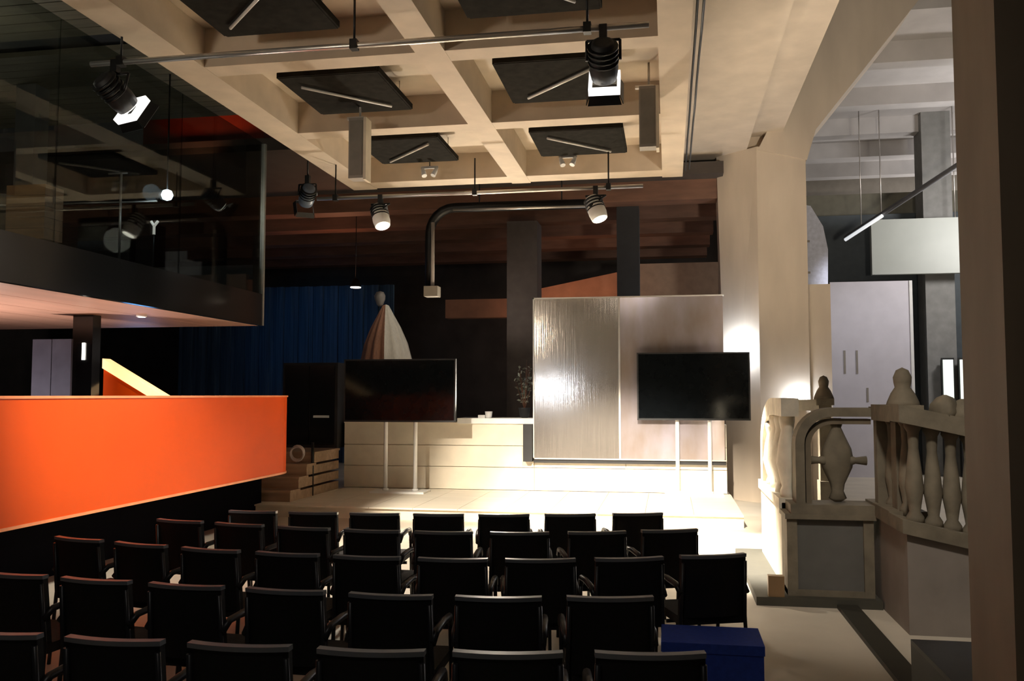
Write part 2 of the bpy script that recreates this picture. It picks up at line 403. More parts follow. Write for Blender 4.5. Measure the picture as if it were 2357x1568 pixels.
# things inside the mezzanine
cr0 = empty('timber_crate', (-6.9, 9.0, 3.12)); tag(cr0, 'brown timber crate on the mezzanine behind smoked glass', 'crate')
for i in range(5):
    z0 = 3.46 + i * 0.122
    box(-7.2, -6.72, 8.60, 8.63, z0, z0 + 0.116).build('plank', wood_crate, cr0, 0.004, 1)
    box(-6.75, -6.72, 8.63, 8.9, z0, z0 + 0.116).build('plank', wood_crate, cr0, 0.004, 1)
box(-7.2, -6.75, 8.63, 8.9, 3.46, 4.07).build('body', wood_crate, cr0)
box(-7.15, -6.78, 8.68, 8.88, 3.12, 3.46).build('stand', dark_m, cr0)
struct(box(-7.95, -7.68, 9.6, 9.85, 3.12, 5.6).build('column', mat('grey_post', (0.16, 0.16, 0.155), 0.6)), 'grey post inside the mezzanine', 'column')
rl = empty('steel_rail', (-6.9, 9.6, 3.12)); tag(rl, 'thin steel rail frame inside the mezzanine', 'rail')
MB().cyl((-8.3, 9.6, 4.09), (-6.0, 9.6, 4.06), 0.010).build('bar', steel_m, rl)
MB().cyl((-6.48, 9.6, 3.12), (-6.48, 9.6, 4.42), 0.014).build('upright', steel_m, rl)
MB().cyl((-6.65, 9.6, 4.42), (-6.40, 9.6, 4.42), 0.010).build('bar', steel_m, rl)
ml = empty('blue_white_lamp', (-5.87, 9.6, 4.0)); tag(ml, 'bright bluish white lamp shining behind the smoked glass', 'lamp')
MB().lathe([(0.0, -0.07), (0.05, -0.05), (0.07, 0.0), (0.05, 0.05), (0.0, 0.07)], (-5.87, 9.6, 4.13), 16).build('bulb', glow_cool, ml)
MB().cyl((-5.87, 9.6, 4.17), (-5.87, 9.6, 5.6), 0.010).build('stem', black_metal, ml)
lamp('blue_white_lamp_light', 'POINT', (-5.95, 9.45, 4.13), 2.5, (0.7, 0.85, 1.0), size=0.1)
sl = empty('small_white_lamp', (-6.03, 9.6, 3.6)); tag(sl, 'small white two-armed lamp below the bluish lamp', 'lamp')
MB().tube([(-6.03, 9.6, 3.66), (-6.03, 9.6, 3.76), (-6.07, 9.6, 3.82)], 0.016, 8).build('arm', mat('lamp_white', (0.9, 0.88, 0.85), emit=((1, 0.95, 0.9), 0.8)), sl)
MB().tube([(-6.03, 9.6, 3.76), (-5.98, 9.6, 3.82)], 0.016, 8).build('arm', mat('lamp_white', (1, 1, 1)), sl)
MB().cyl((-6.03, 9.6, 3.12), (-6.03, 9.6, 3.66), 0.010).build('stem', black_metal, sl)
tag(box(-8.4, -6.3, 13.0, 13.3, 5.7, 6.25).build('red_beam', mat('red_brown', (0.35, 0.05, 0.02), 0.5), None, 0.02), 'red lit beam seen beyond the mezzanine glass', 'beam')
lamp('red_lamp', 'SPOT', (-7.2, 12.0, 5.3), 30, (1.0, 0.35, 0.18), (-7.2, 13.0, 6.0), 0.1, 90, 1.0)

# ================================================================== ceiling equipment
ordx = {0: 'left', 1: 'right'}
rowname = ['nearest', 'middle', 'farthest']
raft_rows = [(5.9, 7.05), (8.10, 9.25), (10.33, 11.42)]
for r, (y0, y1) in enumerate(raft_rows):
    for c, (x0, x1) in enumerate(((-3.78, -2.76), (-1.60, -0.52))):
        t = empty('ceiling_raft', ((x0 + x1) / 2, (y0 + y1) / 2, 4.88))
        tag(t, 'dark square raft with tube lamp in the %s %s ceiling coffer' % (rowname[r], ordx[c]), 'ceiling raft', 'dark rafts in the ceiling coffers')
        box(x0, x1, y0, y1, 4.88, 4.93).build('board', raft_m, t, 0.006, 1)
        for (a, b, cc, dd) in ((x0 - 0.02, x0, y0, y1), (x1, x1 + 0.02, y0, y1), (x0, x1, y0 - 0.02, y0), (x0, x1, y1, y1 + 0.02)):
            box(a, b, cc, dd, 4.885, 4.94).build('rim', raft_m, t)
        for (a, b) in ((x0 + .1, y0 + .1), (x1 - .1, y0 + .1), (x0 + .1, y1 - .1), (x1 - .1, y1 - .1)):
            MB().cyl((a, b, 4.93), (a, b, 5.17), 0.006, n=6).build('wire', steel_m, t)
        s = 1 if (r + c) % 2 else -1
        xc, yc = (x0 + x1) / 2, (y0 + y1) / 2
        MB().cyl((xc - 0.36, yc + s * -0.36, 4.855), (xc + 0.36, yc + s * 0.36, 4.855), 0.014, n=8).build('tube_lamp', mat('unlit_tube', (0.75, 0.72, 0.66), 0.3), t)
# hanging column loudspeakers
for (x, y, z0, z1, lab) in ((-3.28, 9.0, 4.08, 4.74, 'tall grey loudspeaker hanging from the left ceiling coffer'), (-0.17, 9.0, 4.27, 4.90, 'tall grey loudspeaker hanging beside the right ceiling beam')):
    t = empty('column_speaker', (x, y, z0)); tag(t, lab, 'loudspeaker', 'hanging column loudspeakers')
    box(x - 0.10, x + 0.07, y, y + 0.16, z0, z1).build('cabinet', grey_m, t, 0.012)
    box(x + 0.07, x + 0.10, y - 0.01, y + 0.16, z0 - 0.02, z1).build('side_trim', mat('pale_trim', (0.70, 0.62, 0.48), 0.5), t, 0.004)
    box(x - 0.085, x + 0.055, y - 0.008, y, z0 + 0.03, z1 - 0.03).build('grille', mat('grille_grey', (0.22, 0.20, 0.17), 0.7), t)
    box(x - 0.14, x + 0.05, y + 0.05, y + 0.1, z1, z1 + 0.03).build('bracket', steel_m, t)
    MB().cyl((x, y + 0.08, z1), (x, y + 0.08, 5.17), 0.012, n=8).build('hanger', steel_m, t)

# small pale fittings at the far coffers
for (x, z, lab) in ((-1.28, 4.76, 'small pale twin fitting below the farthest right ceiling raft'), (-3.16, 4.70, 'small pale twin fitting below the farthest left ceiling raft')):
    t = empty('ceiling_fitting', (x, 11.5, z)); tag(t, lab, 'light fitting', 'small pale fittings below the far rafts')
    MB().cyl((x, 11.5, z + 0.14), (x, 11.5, 5.17), 0.008, n=6).build('stem', black_metal, t)
    box(x - 0.12, x + 0.12, 11.48, 11.52, z + 0.11, z + 0.14).build('crossbar', steel_m, t, 0.004, 1)
    for s_ in (-1, 1):
        MB().tube([(x + s_ * 0.10, 11.5, z + 0.12), (x + s_ * 0.08, 11.48, z + 0.06), (x + s_ * 0.06, 11.45, z)], [0.02, 0.032, 0.036], 10).build('lamp_head', white_m, t)

# lighting bars
def bar(name, x0, x1, y, z, top, lab):
    t = empty(name, ((x0 + x1) / 2, y, z)); tag(t, lab, 'lighting bar')
    MB().cyl((x0, y, z), (x1, y, z), 0.024, n=12).build('pipe', steel_m, t)
    for f in (0.06, 0.5, 0.9):
        x = x0 + (x1 - x0) * f
        MB().cyl((x, y, z), (x, y, top), 0.010, n=8).build('hanger', black_metal, t)
        box(x - 0.03, x + 0.03, y - 0.035, y + 0.035, z - 0.035, z + 0.045).build('clamp', black_metal, t, 0.005, 1)
    return t
bar('lighting_bar', -4.85, -0.12, 6.72, 4.58, 5.17, 'long steel lighting bar across the nearest coffers')
bar('lighting_bar', -4.58, -0.29, 11.05, 4.35, 4.80, 'steel lighting bar at the far end of the coffered ceiling')
# bent dark duct and pale pole under the far bar
du = empty('duct', (-2.4, 13.5, 3.3)); tag(du, 'bent black duct curving down behind the far lighting bar', 'duct')
path = [(-1.08, 13.5, 4.68), (-3.3, 13.5, 4.70)]
for a in range(1, 7):
    t_ = a / 6 * math.pi / 2
    path.append((-3.3 - 0.4 * math.sin(t_), 13.5, 4.30 + 0.4 * math.cos(t_)))
path.append((-3.7, 13.5, 3.45))
MB().tube(path, 0.075, 14).build('pipe', black_metal, du)
MB().cyl((-1.2, 13.38, 4.62), (-3.3, 13.38, 4.64), 0.02).build('light_strip', steel_m, du)
MB().cyl((-3.62, 13.38, 4.45), (-3.62, 13.38, 3.35), 0.03).build('pole', mat('grey_pole', (0.36, 0.33, 0.31), 0.5), du)
for xx in (-1.6, -2.9): MB().cyl((xx, 13.5, 4.7), (xx, 13.5, 5.5), 0.012, n=6).build('hanger', black_metal, du)
box(-3.74, -3.52, 13.3, 13.5, 3.28, 3.44).build('foot_box', grey_m, du, 0.015)

# stage spotlights
def spotlight(loc, target, lab, power, doors=True, angle=50, color=WARM, scale=1.0, gel=False, shell=None):
    t = empty('stage_spotlight', loc); tag(t, lab, 'spotlight', 'stage spotlights')
    L = Vector(loc); d = (Vector(target) - L).normalized()
    q = d.to_track_quat('Y', 'Z').to_matrix()
    hub = L + Vector((0, 0, -0.24 * scale))
    def P(x, y, z): return hub + q @ (Vector((x, y, z)) * scale)
    MB().box(L.x - .03, L.x + .03, L.y - .03, L.y + .03, L.z - 0.06, L.z + 0.05).build('clamp', black_metal, t, 0.004, 1)
    m = MB(); w = 0.135 * scale
    for s in (-1, 1):
        m.cyl(P(s * 0.135, 0, 0), L + Vector((s * w, 0, -0.07)), 0.012, n=6)
    m.cyl(L + Vector((-w, 0, -0.07)), L + Vector((w, 0, -0.07)), 0.012, n=6)
    m.build('yoke', black_metal, t)
    m = MB().tube([P(0, -0.17, 0), P(0, -0.16, 0), P(0, 0.0, 0), P(0, 0.08, 0), P(0, 0.17, 0)], [0.06 * scale, 0.09 * scale, 0.115 * scale, 0.12 * scale, 0.105 * scale], 16)
    body = m.build('body', shell or dark_m, t)
    m = MB()
    for k in range(4): m.tube([P(0, -0.13 + 0.045 * k, 0), P(0, -0.115 + 0.045 * k, 0)], [0.125 * scale, 0.125 * scale], 16)
    m.build('cooling_fins', black_metal, body)
    MB().tube([P(0, 0.172, 0), P(0, 0.18, 0)], 0.088 * scale, 16).build('lens', glow_warm, t)
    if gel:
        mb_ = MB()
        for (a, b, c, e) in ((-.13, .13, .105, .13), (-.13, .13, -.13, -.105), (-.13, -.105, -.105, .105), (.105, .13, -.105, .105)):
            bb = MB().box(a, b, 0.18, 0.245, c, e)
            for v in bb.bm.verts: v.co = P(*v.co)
            bb.build('gel_frame', mat('painted_spill_glow', (0.9, 0.9, 0.9), emit=((1, 0.98, 0.94), 1.3)), t)  # emission paints the lens spill onto the front frame
    if doors:
        for k in range(4):
            rot = Matrix.Rotation(k * math.pi / 2, 3, 'Y')
            pts = [(-0.12, 0.25, 0.12), (0.12, 0.25, 0.12), (0.14, 0.33, 0.15), (-0.14, 0.33, 0.15)]
            bm_ = MB(); th = 0.005
            vs1 = [bm_.bm.verts.new(hub + q @ (rot @ Vector(p) * scale)) for p in pts]
            vs2 = [bm_.bm.verts.new(hub + q @ (rot @ (Vector(p) + Vector((0, -th, th))) * scale)) for p in pts]
            bm_.bm.faces.new(vs1); bm_.bm.faces.new(vs2[::-1])
            for i in range(4): bm_.bm.faces.new((vs1[i], vs2[i], vs2[(i + 1) % 4], vs1[(i + 1) % 4]))
            bm_.build('barn_door', black_metal, t)
    if power:
        lamp('spotlight_beam', 'SPOT', P(0, 0.36, 0), power, color, target, 0.07, angle, 0.6)
    return t
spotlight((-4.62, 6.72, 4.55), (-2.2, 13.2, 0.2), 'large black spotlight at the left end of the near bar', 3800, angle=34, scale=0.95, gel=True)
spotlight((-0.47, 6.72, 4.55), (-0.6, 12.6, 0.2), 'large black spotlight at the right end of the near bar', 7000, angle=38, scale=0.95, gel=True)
spotlight((-3.70, 11.05, 4.32), (-2.3, 9.6, 0.2), 'round bright spotlight on the left of the far bar', 1100, angle=70, doors=False, scale=0.95, color=(1, .9, .75), shell=white_m)
spotlight((-0.88, 11.05, 4.32), (0.7, 10.1, 0.0), 'round bright spotlight on the right of the far bar', 5200, angle=50, doors=False, scale=0.95, color=(1, .92, .78), shell=white_m)
sp5 = spotlight((-4.78, 11.2, 4.66), (-7.0, 14.5, 2.0), 'dim bluish spotlight beyond the left ceiling beam', 0, scale=0.9, shell=mat('blue_grey', (0.10, 0.13, 0.18), 0.4))

MB().cyl((-4.78, 11.2, 4.70), (-4.78, 11.2, 5.69), 0.012, n=8).build('hanger', black_metal, sp5)
# cables along the right beam
for i, dx in enumerate((0.0, 0.05)):
    pts = [(0.26 + dx, 6.2 + j * 0.7, 4.90 + 0.02 * math.sin(j * 2 + i)) for j in range(10)]
    tag(MB().tube(pts, 0.011, 6).build('cable', dark_m), ['black cable running along the right ceiling beam, inner one', 'black cable running along the right ceiling beam, outer one'][i], 'cable')

# ================================================================== STAGE THINGS
def tv(x0, x1, z0, z1, y, zf, lab):
    xc = (x0 + x1) / 2
    t = empty('display_screen', (xc, y, zf)); tag(t, lab, 'screen', 'large displays on the stage')
    box(x0, x1, y, y + 0.06, z0, z1).build('casing', dark_m, t, 0.008)
    box(x0 + 0.025, x1 - 0.025, y - 0.004, y, z0 + 0.03, z1 - 0.025).build('screen_glass', mat('screen_black', (0.004, 0.005, 0.006), 0.1, spec=0.18), t)
    for (a, b, c, d) in ((x0, x1, z1 - 0.012, z1), (x0, x1, z0, z0 + 0.012)):
        box(a, b, y - 0.006, y, c, d).build('bezel', frame_m, t)
    for (a, b) in ((x0, x0 + 0.012), (x1 - 0.012, x1)):
        box(a, b, y - 0.006, y, z0, z1).build('bezel', frame_m, t)
    for s in (-0.25, 0.25):
        MB().cyl((xc + s, y + 0.1, zf + 0.03), (xc + s, y + 0.1, z1 - 0.2), 0.032).build('pole', white_m, t)
        MB().cyl((xc + s, y + 0.1, zf + 0.03), (xc + s, y + 0.1, zf + 0.06), 0.05).build('collar', white_m, t)
    box(xc - 0.45, xc + 0.45, y - 0.12, y + 0.32, zf, zf + 0.03).build('base_plate', white_m, t, 0.008)
    box(xc - 0.3, xc + 0.3, y + 0.06, y + 0.1, z0 + 0.3, z1 - 0.3).build('mount', black_metal, t)
tv(-5.25, -3.37, 1.31, 2.33, 13.9, 0.172, 'large black display on white poles left of the stage')
tv(-0.50, 1.25, 1.35, 2.42, 14.3, 0.172, 'large black display in front of the metal screens and pale column')

ms = empty('metal_screen', (-0.7, 14.5, 0.70)); tag(ms, 'tall brushed metal screen with two panels behind the right display', 'screen')
box(-2.18, -0.80, 14.48, 14.52, 0.72, 3.33).build('panel', brush_m, ms, 0.004, 1)
brush2 = mat('metal_painted_reflection', (0.60, 0.47, 0.36), 0.15, 0.65, var=0.2, scale=1.6, col2=(0.62, 0.57, 0.64), bump=0.14, stretch=(1.5, 1, 0.6))  # brown and violet blotches paint coloured room reflections into the metal
box(-0.77, 0.86, 14.48, 14.52, 0.72, 3.33).build('panel', brush2, ms, 0.004, 1)
for a, b, c, d in ((-2.2, 0.88, 0.70, 0.72), (-2.2, 0.88, 3.33, 3.35), (-2.2, -2.18, 0.70, 3.35), (-0.80, -0.77, 0.72, 3.33)):
    box(a, b, 14.46, 14.54, c, d).build('frame', steel_m, ms)
box(-2.2, 0.88, 14.5, 14.56, 0.64, 0.70).build('painted_shadow_gap', dark_m, ms)  # black bar painting in the shade below the screen
tag(box(-2.36, -2.21, 14.42, 14.56, 0.66, 1.27).build('socket_box', dark_m, None, 0.01), 'slim black box beside the metal screen edge', 'box')

# potted plant on the ledge
pl = empty('potted_plant', (-2.42, 14.95, 1.36)); tag(pl, 'grey-green leafy plant on the ledge beside the metal screen', 'plant')
MB().lathe([(0.05, 0), (0.08, 0.02), (0.10, 0.16), (0.11, 0.17)], (-2.42, 14.95, 1.36), 14).build('pot', dark_m, pl)
m = MB(); lf = MB()
for i in range(14):
    a = random.uniform(0, 6.28); h = random.uniform(0.35, 0.85); s = random.uniform(0.04, 0.18)
    p0 = Vector((-2.42, 14.95, 1.5)); p1 = p0 + Vector((math.cos(a) * s, math.sin(a) * s, h))
    m.cyl(p0, p1, 0.006, 0.003, 5)
    for j in range(8):
        c = p0.lerp(p1, random.uniform(0.25, 1.0)) + Vector((random.uniform(-.03, .03), random.uniform(-.03, .03), 0))
        d = Vector((random.uniform(-1, 1), random.uniform(-1, 1), random.uniform(-.2, .9))).normalized()
        u = d.orthogonal().normalized(); L = random.uniform(0.05, 0.1); w = L * 0.28
        mid = c + d * L * .5 + Vector((0, 0, 0.008))
        v = [lf.bm.verts.new(q) for q in (c, mid + u * w, c + d * L, mid - u * w)]
        lf.bm.faces.new(v)
m.build('stems', brown_m, pl)
o = lf.build('foliage', leaf_m, pl); o['kind'] = 'stuff'
cup = empty('cup', (-3.0, 14.75, 1.36)); tag(cup, 'small pale cup standing on the stage wall ledge', 'cup')
MB().lathe([(0.045, 0), (0.055, 0.02), (0.065, 0.11), (0.058, 0.11), (0.045, 0.02), (0.0, 0.02)], (-3.0, 14.75, 1.36), 14).build('body', white_m, cup)
box(-3.17, -3.05, 14.68, 14.8, 1.36, 1.41).build('saucer_box', white_m, cup, 0.008)

# black cabinet at the head of the steps and a folded thing on the steps
cab = empty('equipment_cabinet', (-6.1, 14.55, 0.85)); tag(cab, 'black equipment cabinet at the head of the wooden steps', 'cabinet')
box(-6.55, -5.56, 14.42, 14.95, 0.85, 2.30).build('body', dark_m, cab, 0.01)
box(-6.50, -6.07, 14.40, 14.42, 0.9, 2.25).build('door', black_gloss, cab, 0.004, 1)
d2 = box(-6.05, -5.61, 14.40, 14.42, 0.9, 2.25).build('door', black_gloss, cab, 0.004, 1)
box(-5.98, -5.70, 14.385, 14.40, 1.36, 1.40).build('label_plate', mat('grey_plate', (0.5, 0.55, 0.55), 0.4), d2)
tag(MB().cyl((-5.53, 13.3, 0.172), (-5.53, 13.3, 1.0), 0.022).build('handrail_post', black_metal), 'thin black post at the side of the wooden steps', 'post')
hp = empty('coiled_cable', (-5.72, 13.25, 0.68)); tag(hp, 'pale coil lying at the edge of the wooden steps', 'coil')
for k in range(3):
    MB().tube([(-5.75 + 0.11 * math.cos(a * .42), 13.2 + 0.02 * k, 0.82 + 0.012 * k + 0.11 * math.sin(a * .42)) for a in range(16)], 0.014, 6).build('loop', mat('pale_cable', (0.5, 0.42, 0.38), 0.5), hp)

# draped figure sculpture behind the left display
cf = empty('draped_sculpture', (-5.35, 16.5, 0)); tag(cf, 'conical cloth-draped sculpture with a small head behind the left display', 'sculpture')
box(-5.95, -4.75, 16.0, 17.0, 0, 1.5).build('plinth', dark_m, cf, 0.02)
prof = [(0.56, 1.5), (0.53, 2.0), (0.47, 2.45), (0.40, 2.75), (0.28, 3.05), (0.15, 3.3), (0.06, 3.48), (0.02, 3.5)]
sh = lambda z: (-0.05 * (z - 1.5) / 2, 0)
MB().lathe(prof, (-5.35, 16.5, 0), 40, flute=0.05, nf=14, a0=-1.35, a1=math.pi * 1.0, shift=sh).build('white_drape', cape_white, cf)
MB().lathe(prof, (-5.35, 16.5, 0), 30, flute=0.05, nf=14, a0=math.pi, a1=2 * math.pi - 1.35, shift=sh).build('brown_drape', cape_brown, cf)
MB().lathe([(0.02, -0.16), (0.06, -0.13), (0.10, -0.02), (0.105, 0.05), (0.07, 0.12), (0.0, 0.14)], (-5.50, 16.45, 3.62), 18).build('head', mat('grey_head', (0.25, 0.23, 0.21), 0.6), cf)
dl = empty('pendant_downlight', (-6.2, 17.0, 3.9)); tag(dl, 'small glowing pendant downlight behind the left display', 'lamp')
MB().lathe([(0.11, 0), (0.11, 0.02), (0.05, 0.16), (0.02, 0.18)], (-6.2, 17.0, 3.92), 16).build('shade', black_metal, dl)
MB().cyl((-6.2, 17, 3.905), (-6.2, 17, 3.925), 0.105, n=16).build('lens', glow_warm, dl)
MB().cyl((-6.2, 17, 4.1), (-6.2, 17, 5.5), 0.008, n=6).build('cord', black_metal, dl)

# blue-white uplights at the pale column
def uplight(loc, tgt, power, lab, ang=120):
    t = empty('uplight', loc); tag(t, lab, 'lamp', 'blue-white uplights at the pale column')
    x, y, z = loc
    box(x - 0.06, x + 0.06, y - 0.04, y + 0.04, z - 0.1, z - 0.01).build('housing', black_metal, t, 0.006)
    box(x - 0.05, x + 0.05, y - 0.03, y + 0.03, z - 0.01, z).build('lens', glow_cool, t)
    box(x - 0.02, x + 0.02, y + 0.04, y + 0.25, z - 0.08, z - 0.04).build('bracket', black_metal, t)
    lamp('uplight_beam', 'POINT', (x, y - 0.03, z + 0.05), power, COOL, size=0.05)
uplight((1.12, 15.22, 2.42), (1.3, 15.3, 3.2), 60, 'bluish uplight behind the right display at the column', 160)
uplight((2.08, 14.93, 1.62), (2.08, 15.0, 2.4), 22, 'bluish uplight low on the pale column behind the balustrade', 160)

# ================================================================== RIGHT HALL THINGS
db = empty('display_wall', (4.25, 20, 0)); tag(db, 'tall lilac white display wall behind the stone balustrade', 'display wall')
box(3.45, 5.06, 20.0, 20.25, 0, 4.18).build('board', lilac_m, db, 0.01)
box(5.06, 5.12, 19.98, 20.27, 0, 4.18).build('edge', white_m, db)
for (a, b, c, d) in ((3.7, 3.74, 2.2, 2.7), (3.95, 3.99, 2.2, 2.7), (4.15, 4.19, 1.6, 1.9)):
    box(a, b, 19.99, 20.0, c, d).build('text_strip', grey_m, db)
hp_ = empty('hanging_panel', (5.3, 20.2, 4.35)); tag(hp_, 'pale mint rectangular panel hanging over the display wall', 'panel')
box(4.37, 6.40, 20.2, 20.35, 4.35, 5.55).build('board', mint_m, hp_, 0.02)
for a in (4.6, 6.1): MB().cyl((a, 20.27, 5.55), (a, 20.27, 8.0), 0.012, n=6).build('wire', steel_m, hp_)
bn = empty('banner', (3.1, 17.5, 3.4)); tag(bn, 'bluish white printed banner beside the pale column', 'banner')
m = MB().prism([(2.2, 3.55), (2.98, 3.62), (3.0, 4.5), (2.92, 4.95), (2.7, 5.35), (2.2, 5.45)], 'y', 17.5, 17.55)
m.build('sheet', mat('banner_sheet', (0.62, 0.64, 0.74), 0.6, var=0.12, scale=14), bn)
for a in (2.4, 2.6): MB().cyl((a, 17.52, 5.35), (a, 17.52, 8.0), 0.01, n=6).build('wire', steel_m, bn)
for k in range(4): box(2.45, 2.62 + 0.05 * (k % 2), 17.49, 17.5, 3.75 + 0.3 * k, 3.79 + 0.3 * k).build('print_line', grey_m, bn)
struct(box(5.55, 6.15, 20.6, 21.2, 0, 8.0).build('column', mat('mid_grey', (0.22, 0.22, 0.21), 0.7)), 'grey column beside the display wall', 'column')
tag(box(3.2, 7.0, 21.4, 21.7, 0.0, 5.9).build('partition', mat('slate_partition', (0.06, 0.075, 0.085), 0.6), None, 0.01), 'dark slate partition behind the display wall', 'partition')
tag(box(2.3, 9.5, 21.9, 22.3, 5.9, 6.5).build('bulkhead', mat('olive_bulkhead', (0.16, 0.15, 0.11), 0.7), None, 0.02), 'olive brown bulkhead under the ribbed ceiling', 'beam')
for k, (a, b) in enumerate(((5.78, 5.98), (6.12, 6.35))):
    t = empty('lit_window', (a, 20.3, 1.6)); tag(t, ['narrow lit window panel left of the foreground pillar, inner one', 'narrow lit window panel touching the foreground pillar edge'][k], 'lit panel', 'lit window panels')
    box(a, b, 20.3, 20.33, 1.62, 2.5).build('pane', glow_day, t)
    box(a - 0.03, b + 0.03, 20.33, 20.36, 1.58, 2.54).build('frame', dark_m, t)
    box(a, b, 20.36, 20.5, 0, 2.5).build('backing', dark_m, t)
tr_ = empty('light_track', (4.9, 19.5, 5.0)); tag(tr_, 'oblique dark light track with a bright tube in the right hall', 'light track')
MB().cyl((3.7, 19.5, 5.05), (6.3, 16.5, 6.6), 0.05, n=8).build('track', mat('track_grey', (0.12, 0.12, 0.13), 0.5), tr_)
MB().cyl((3.68, 19.44, 5.0), (4.28, 18.76, 5.36), 0.035, n=8).build('tube', mat('tube_glow', (1, 1, 1), emit=((0.9, 0.95, 1), 0.7)), tr_)
for f in (0.1, 0.9):
    p = Vector((3.7, 19.5, 5.05)).lerp(Vector((6.3, 16.5, 6.6)), f)
    MB().cyl(p, (p.x, p.y, 8.0), 0.01, n=6).build('hanger', steel_m, tr_)

# ================================================================== STONE BALUSTRADE EXHIBIT
ex = empty('stone_balustrade', (1.3, 8.5, 0)); tag(ex, 'old carved stone stair balustrade with pedestal, arch and finials', 'balustrade')
YF = 7.85
box(0.70, 1.70, 7.76, 10.15, 0.0, 0.07).build('base_slab', mat('dark_base', (0.06, 0.055, 0.04), 0.7), ex, 0.01)
# front pedestal
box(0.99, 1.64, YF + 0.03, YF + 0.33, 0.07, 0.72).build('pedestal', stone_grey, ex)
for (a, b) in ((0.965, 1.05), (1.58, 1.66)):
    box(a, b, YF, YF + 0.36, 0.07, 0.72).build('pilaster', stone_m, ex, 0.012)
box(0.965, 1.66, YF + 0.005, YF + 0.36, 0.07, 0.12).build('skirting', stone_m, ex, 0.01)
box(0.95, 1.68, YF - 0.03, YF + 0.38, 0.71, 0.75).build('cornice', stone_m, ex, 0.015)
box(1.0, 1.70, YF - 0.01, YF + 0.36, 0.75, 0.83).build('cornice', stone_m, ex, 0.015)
def arch_band(x0, x1, zb, zt, r, w):
    pts_o = [(x0, zb), (x0, zt - r)]; pts_i = [(x0 + w, zb), (x0 + w, zt - r)]
    for k in range(1, 9):
        a = k / 8 * math.pi / 2
        pts_o.append((x0 + r - r * math.cos(a), zt - r + r * math.sin(a)))
        ri = r - w
        pts_i.append((x0 + r - ri * math.cos(a), zt - r + ri * math.sin(a)))
    pts_o.append((x1, zt)); pts_i.append((x1, zt - w))
    return pts_o, pts_i
def band(po, pi, axis, a, b, name, m_, par_, bev=0.01):
    mb = MB(); bm_ = mb.bm
    def mk(p, t): return (p[0], t, p[1]) if axis == 'y' else (t, p[0], p[1])
    rings = []
    for p, q_ in zip(po, pi):
        rings.append([bm_.verts.new(mk(p, a)), bm_.verts.new(mk(q_, a)), bm_.verts.new(mk(q_, b)), bm_.verts.new(mk(p, b))])
    for r0, r1 in zip(rings, rings[1:]):
        for k in range(4): bm_.faces.new((r0[k], r0[(k + 1) % 4], r1[(k + 1) % 4], r1[k]))
    bm_.faces.new(rings[0]); bm_.faces.new(rings[-1][::-1])
    return mb.build(name, m_, par_, bev, 1)
po, pi = arch_band(1.055, 1.72, 0.83, 1.64, 0.31, 0.075)
band(po, pi, 'y', YF + 0.06, YF + 0.28, 'arch_frame', stone_m, ex)
po, pi = arch_band(1.145, 1.68, 0.83, 1.545, 0.225, 0.045)
band(po, pi, 'y', YF + 0.11, YF + 0.24, 'arch_moulding', mat('dark_stone', (0.17, 0.135, 0.09), 0.8, var=0.2, bump=0.3), ex, 0.006)
zc = 1.20; xc = 1.41
m = MB().lathe([(0.03, -0.36), (0.075, -0.33), (0.05, -0.27), (0.06, -0.21), (0.125, -0.07), (0.135, 0.0), (0.12, 0.09), (0.07, 0.20), (0.04, 0.27), (0.055, 0.31), (0.04, 0.35)], (xc, YF + 0.17, zc), 8, sy=0.55)
m.build('carved_lozenge', stone_m, ex, 0.008)
for s in (-1, 1):
    m = MB().tube([(xc + s * 0.10, YF + 0.17, zc - 0.01), (xc + s * 0.15, YF + 0.17, zc - 0.01), (xc + s * 0.24, YF + 0.17, zc - 0.01)], [0.05, 0.028, 0.04], 8)
    m.build('ornament_arm', stone_m, ex)
# left side: side screen receding toward the stage, its stone paled for stage light
box(0.97, 1.12, 8.2, 10.0, 0.07, 0.80).build('side_wall', stone_lit, ex, 0.012)
box(0.945, 1.14, 8.2, 10.03, 0.75, 0.84).build('side_cornice', stone_lit, ex, 0.01)
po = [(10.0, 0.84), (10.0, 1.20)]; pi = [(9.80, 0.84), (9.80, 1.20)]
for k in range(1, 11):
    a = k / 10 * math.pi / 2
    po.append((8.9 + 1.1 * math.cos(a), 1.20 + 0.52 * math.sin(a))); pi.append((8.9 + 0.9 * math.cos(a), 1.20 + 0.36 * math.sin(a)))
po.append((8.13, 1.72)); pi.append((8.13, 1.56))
band(po, pi, 'x', 0.97, 1.12, 'side_arch', stone_lit, ex)
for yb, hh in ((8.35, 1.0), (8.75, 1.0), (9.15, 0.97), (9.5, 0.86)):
    MB().lathe([(0.07, 0), (0.07, 0.06 * hh), (0.055, 0.1 * hh), (0.10, 0.3 * hh), (0.08, 0.48 * hh), (0.055, 0.6 * hh), (0.07, 0.68 * hh), (0.07, 0.74 * hh)], (1.045, yb, 0.83), 14, sy=1.7).build('side_baluster', stone_lit, ex)
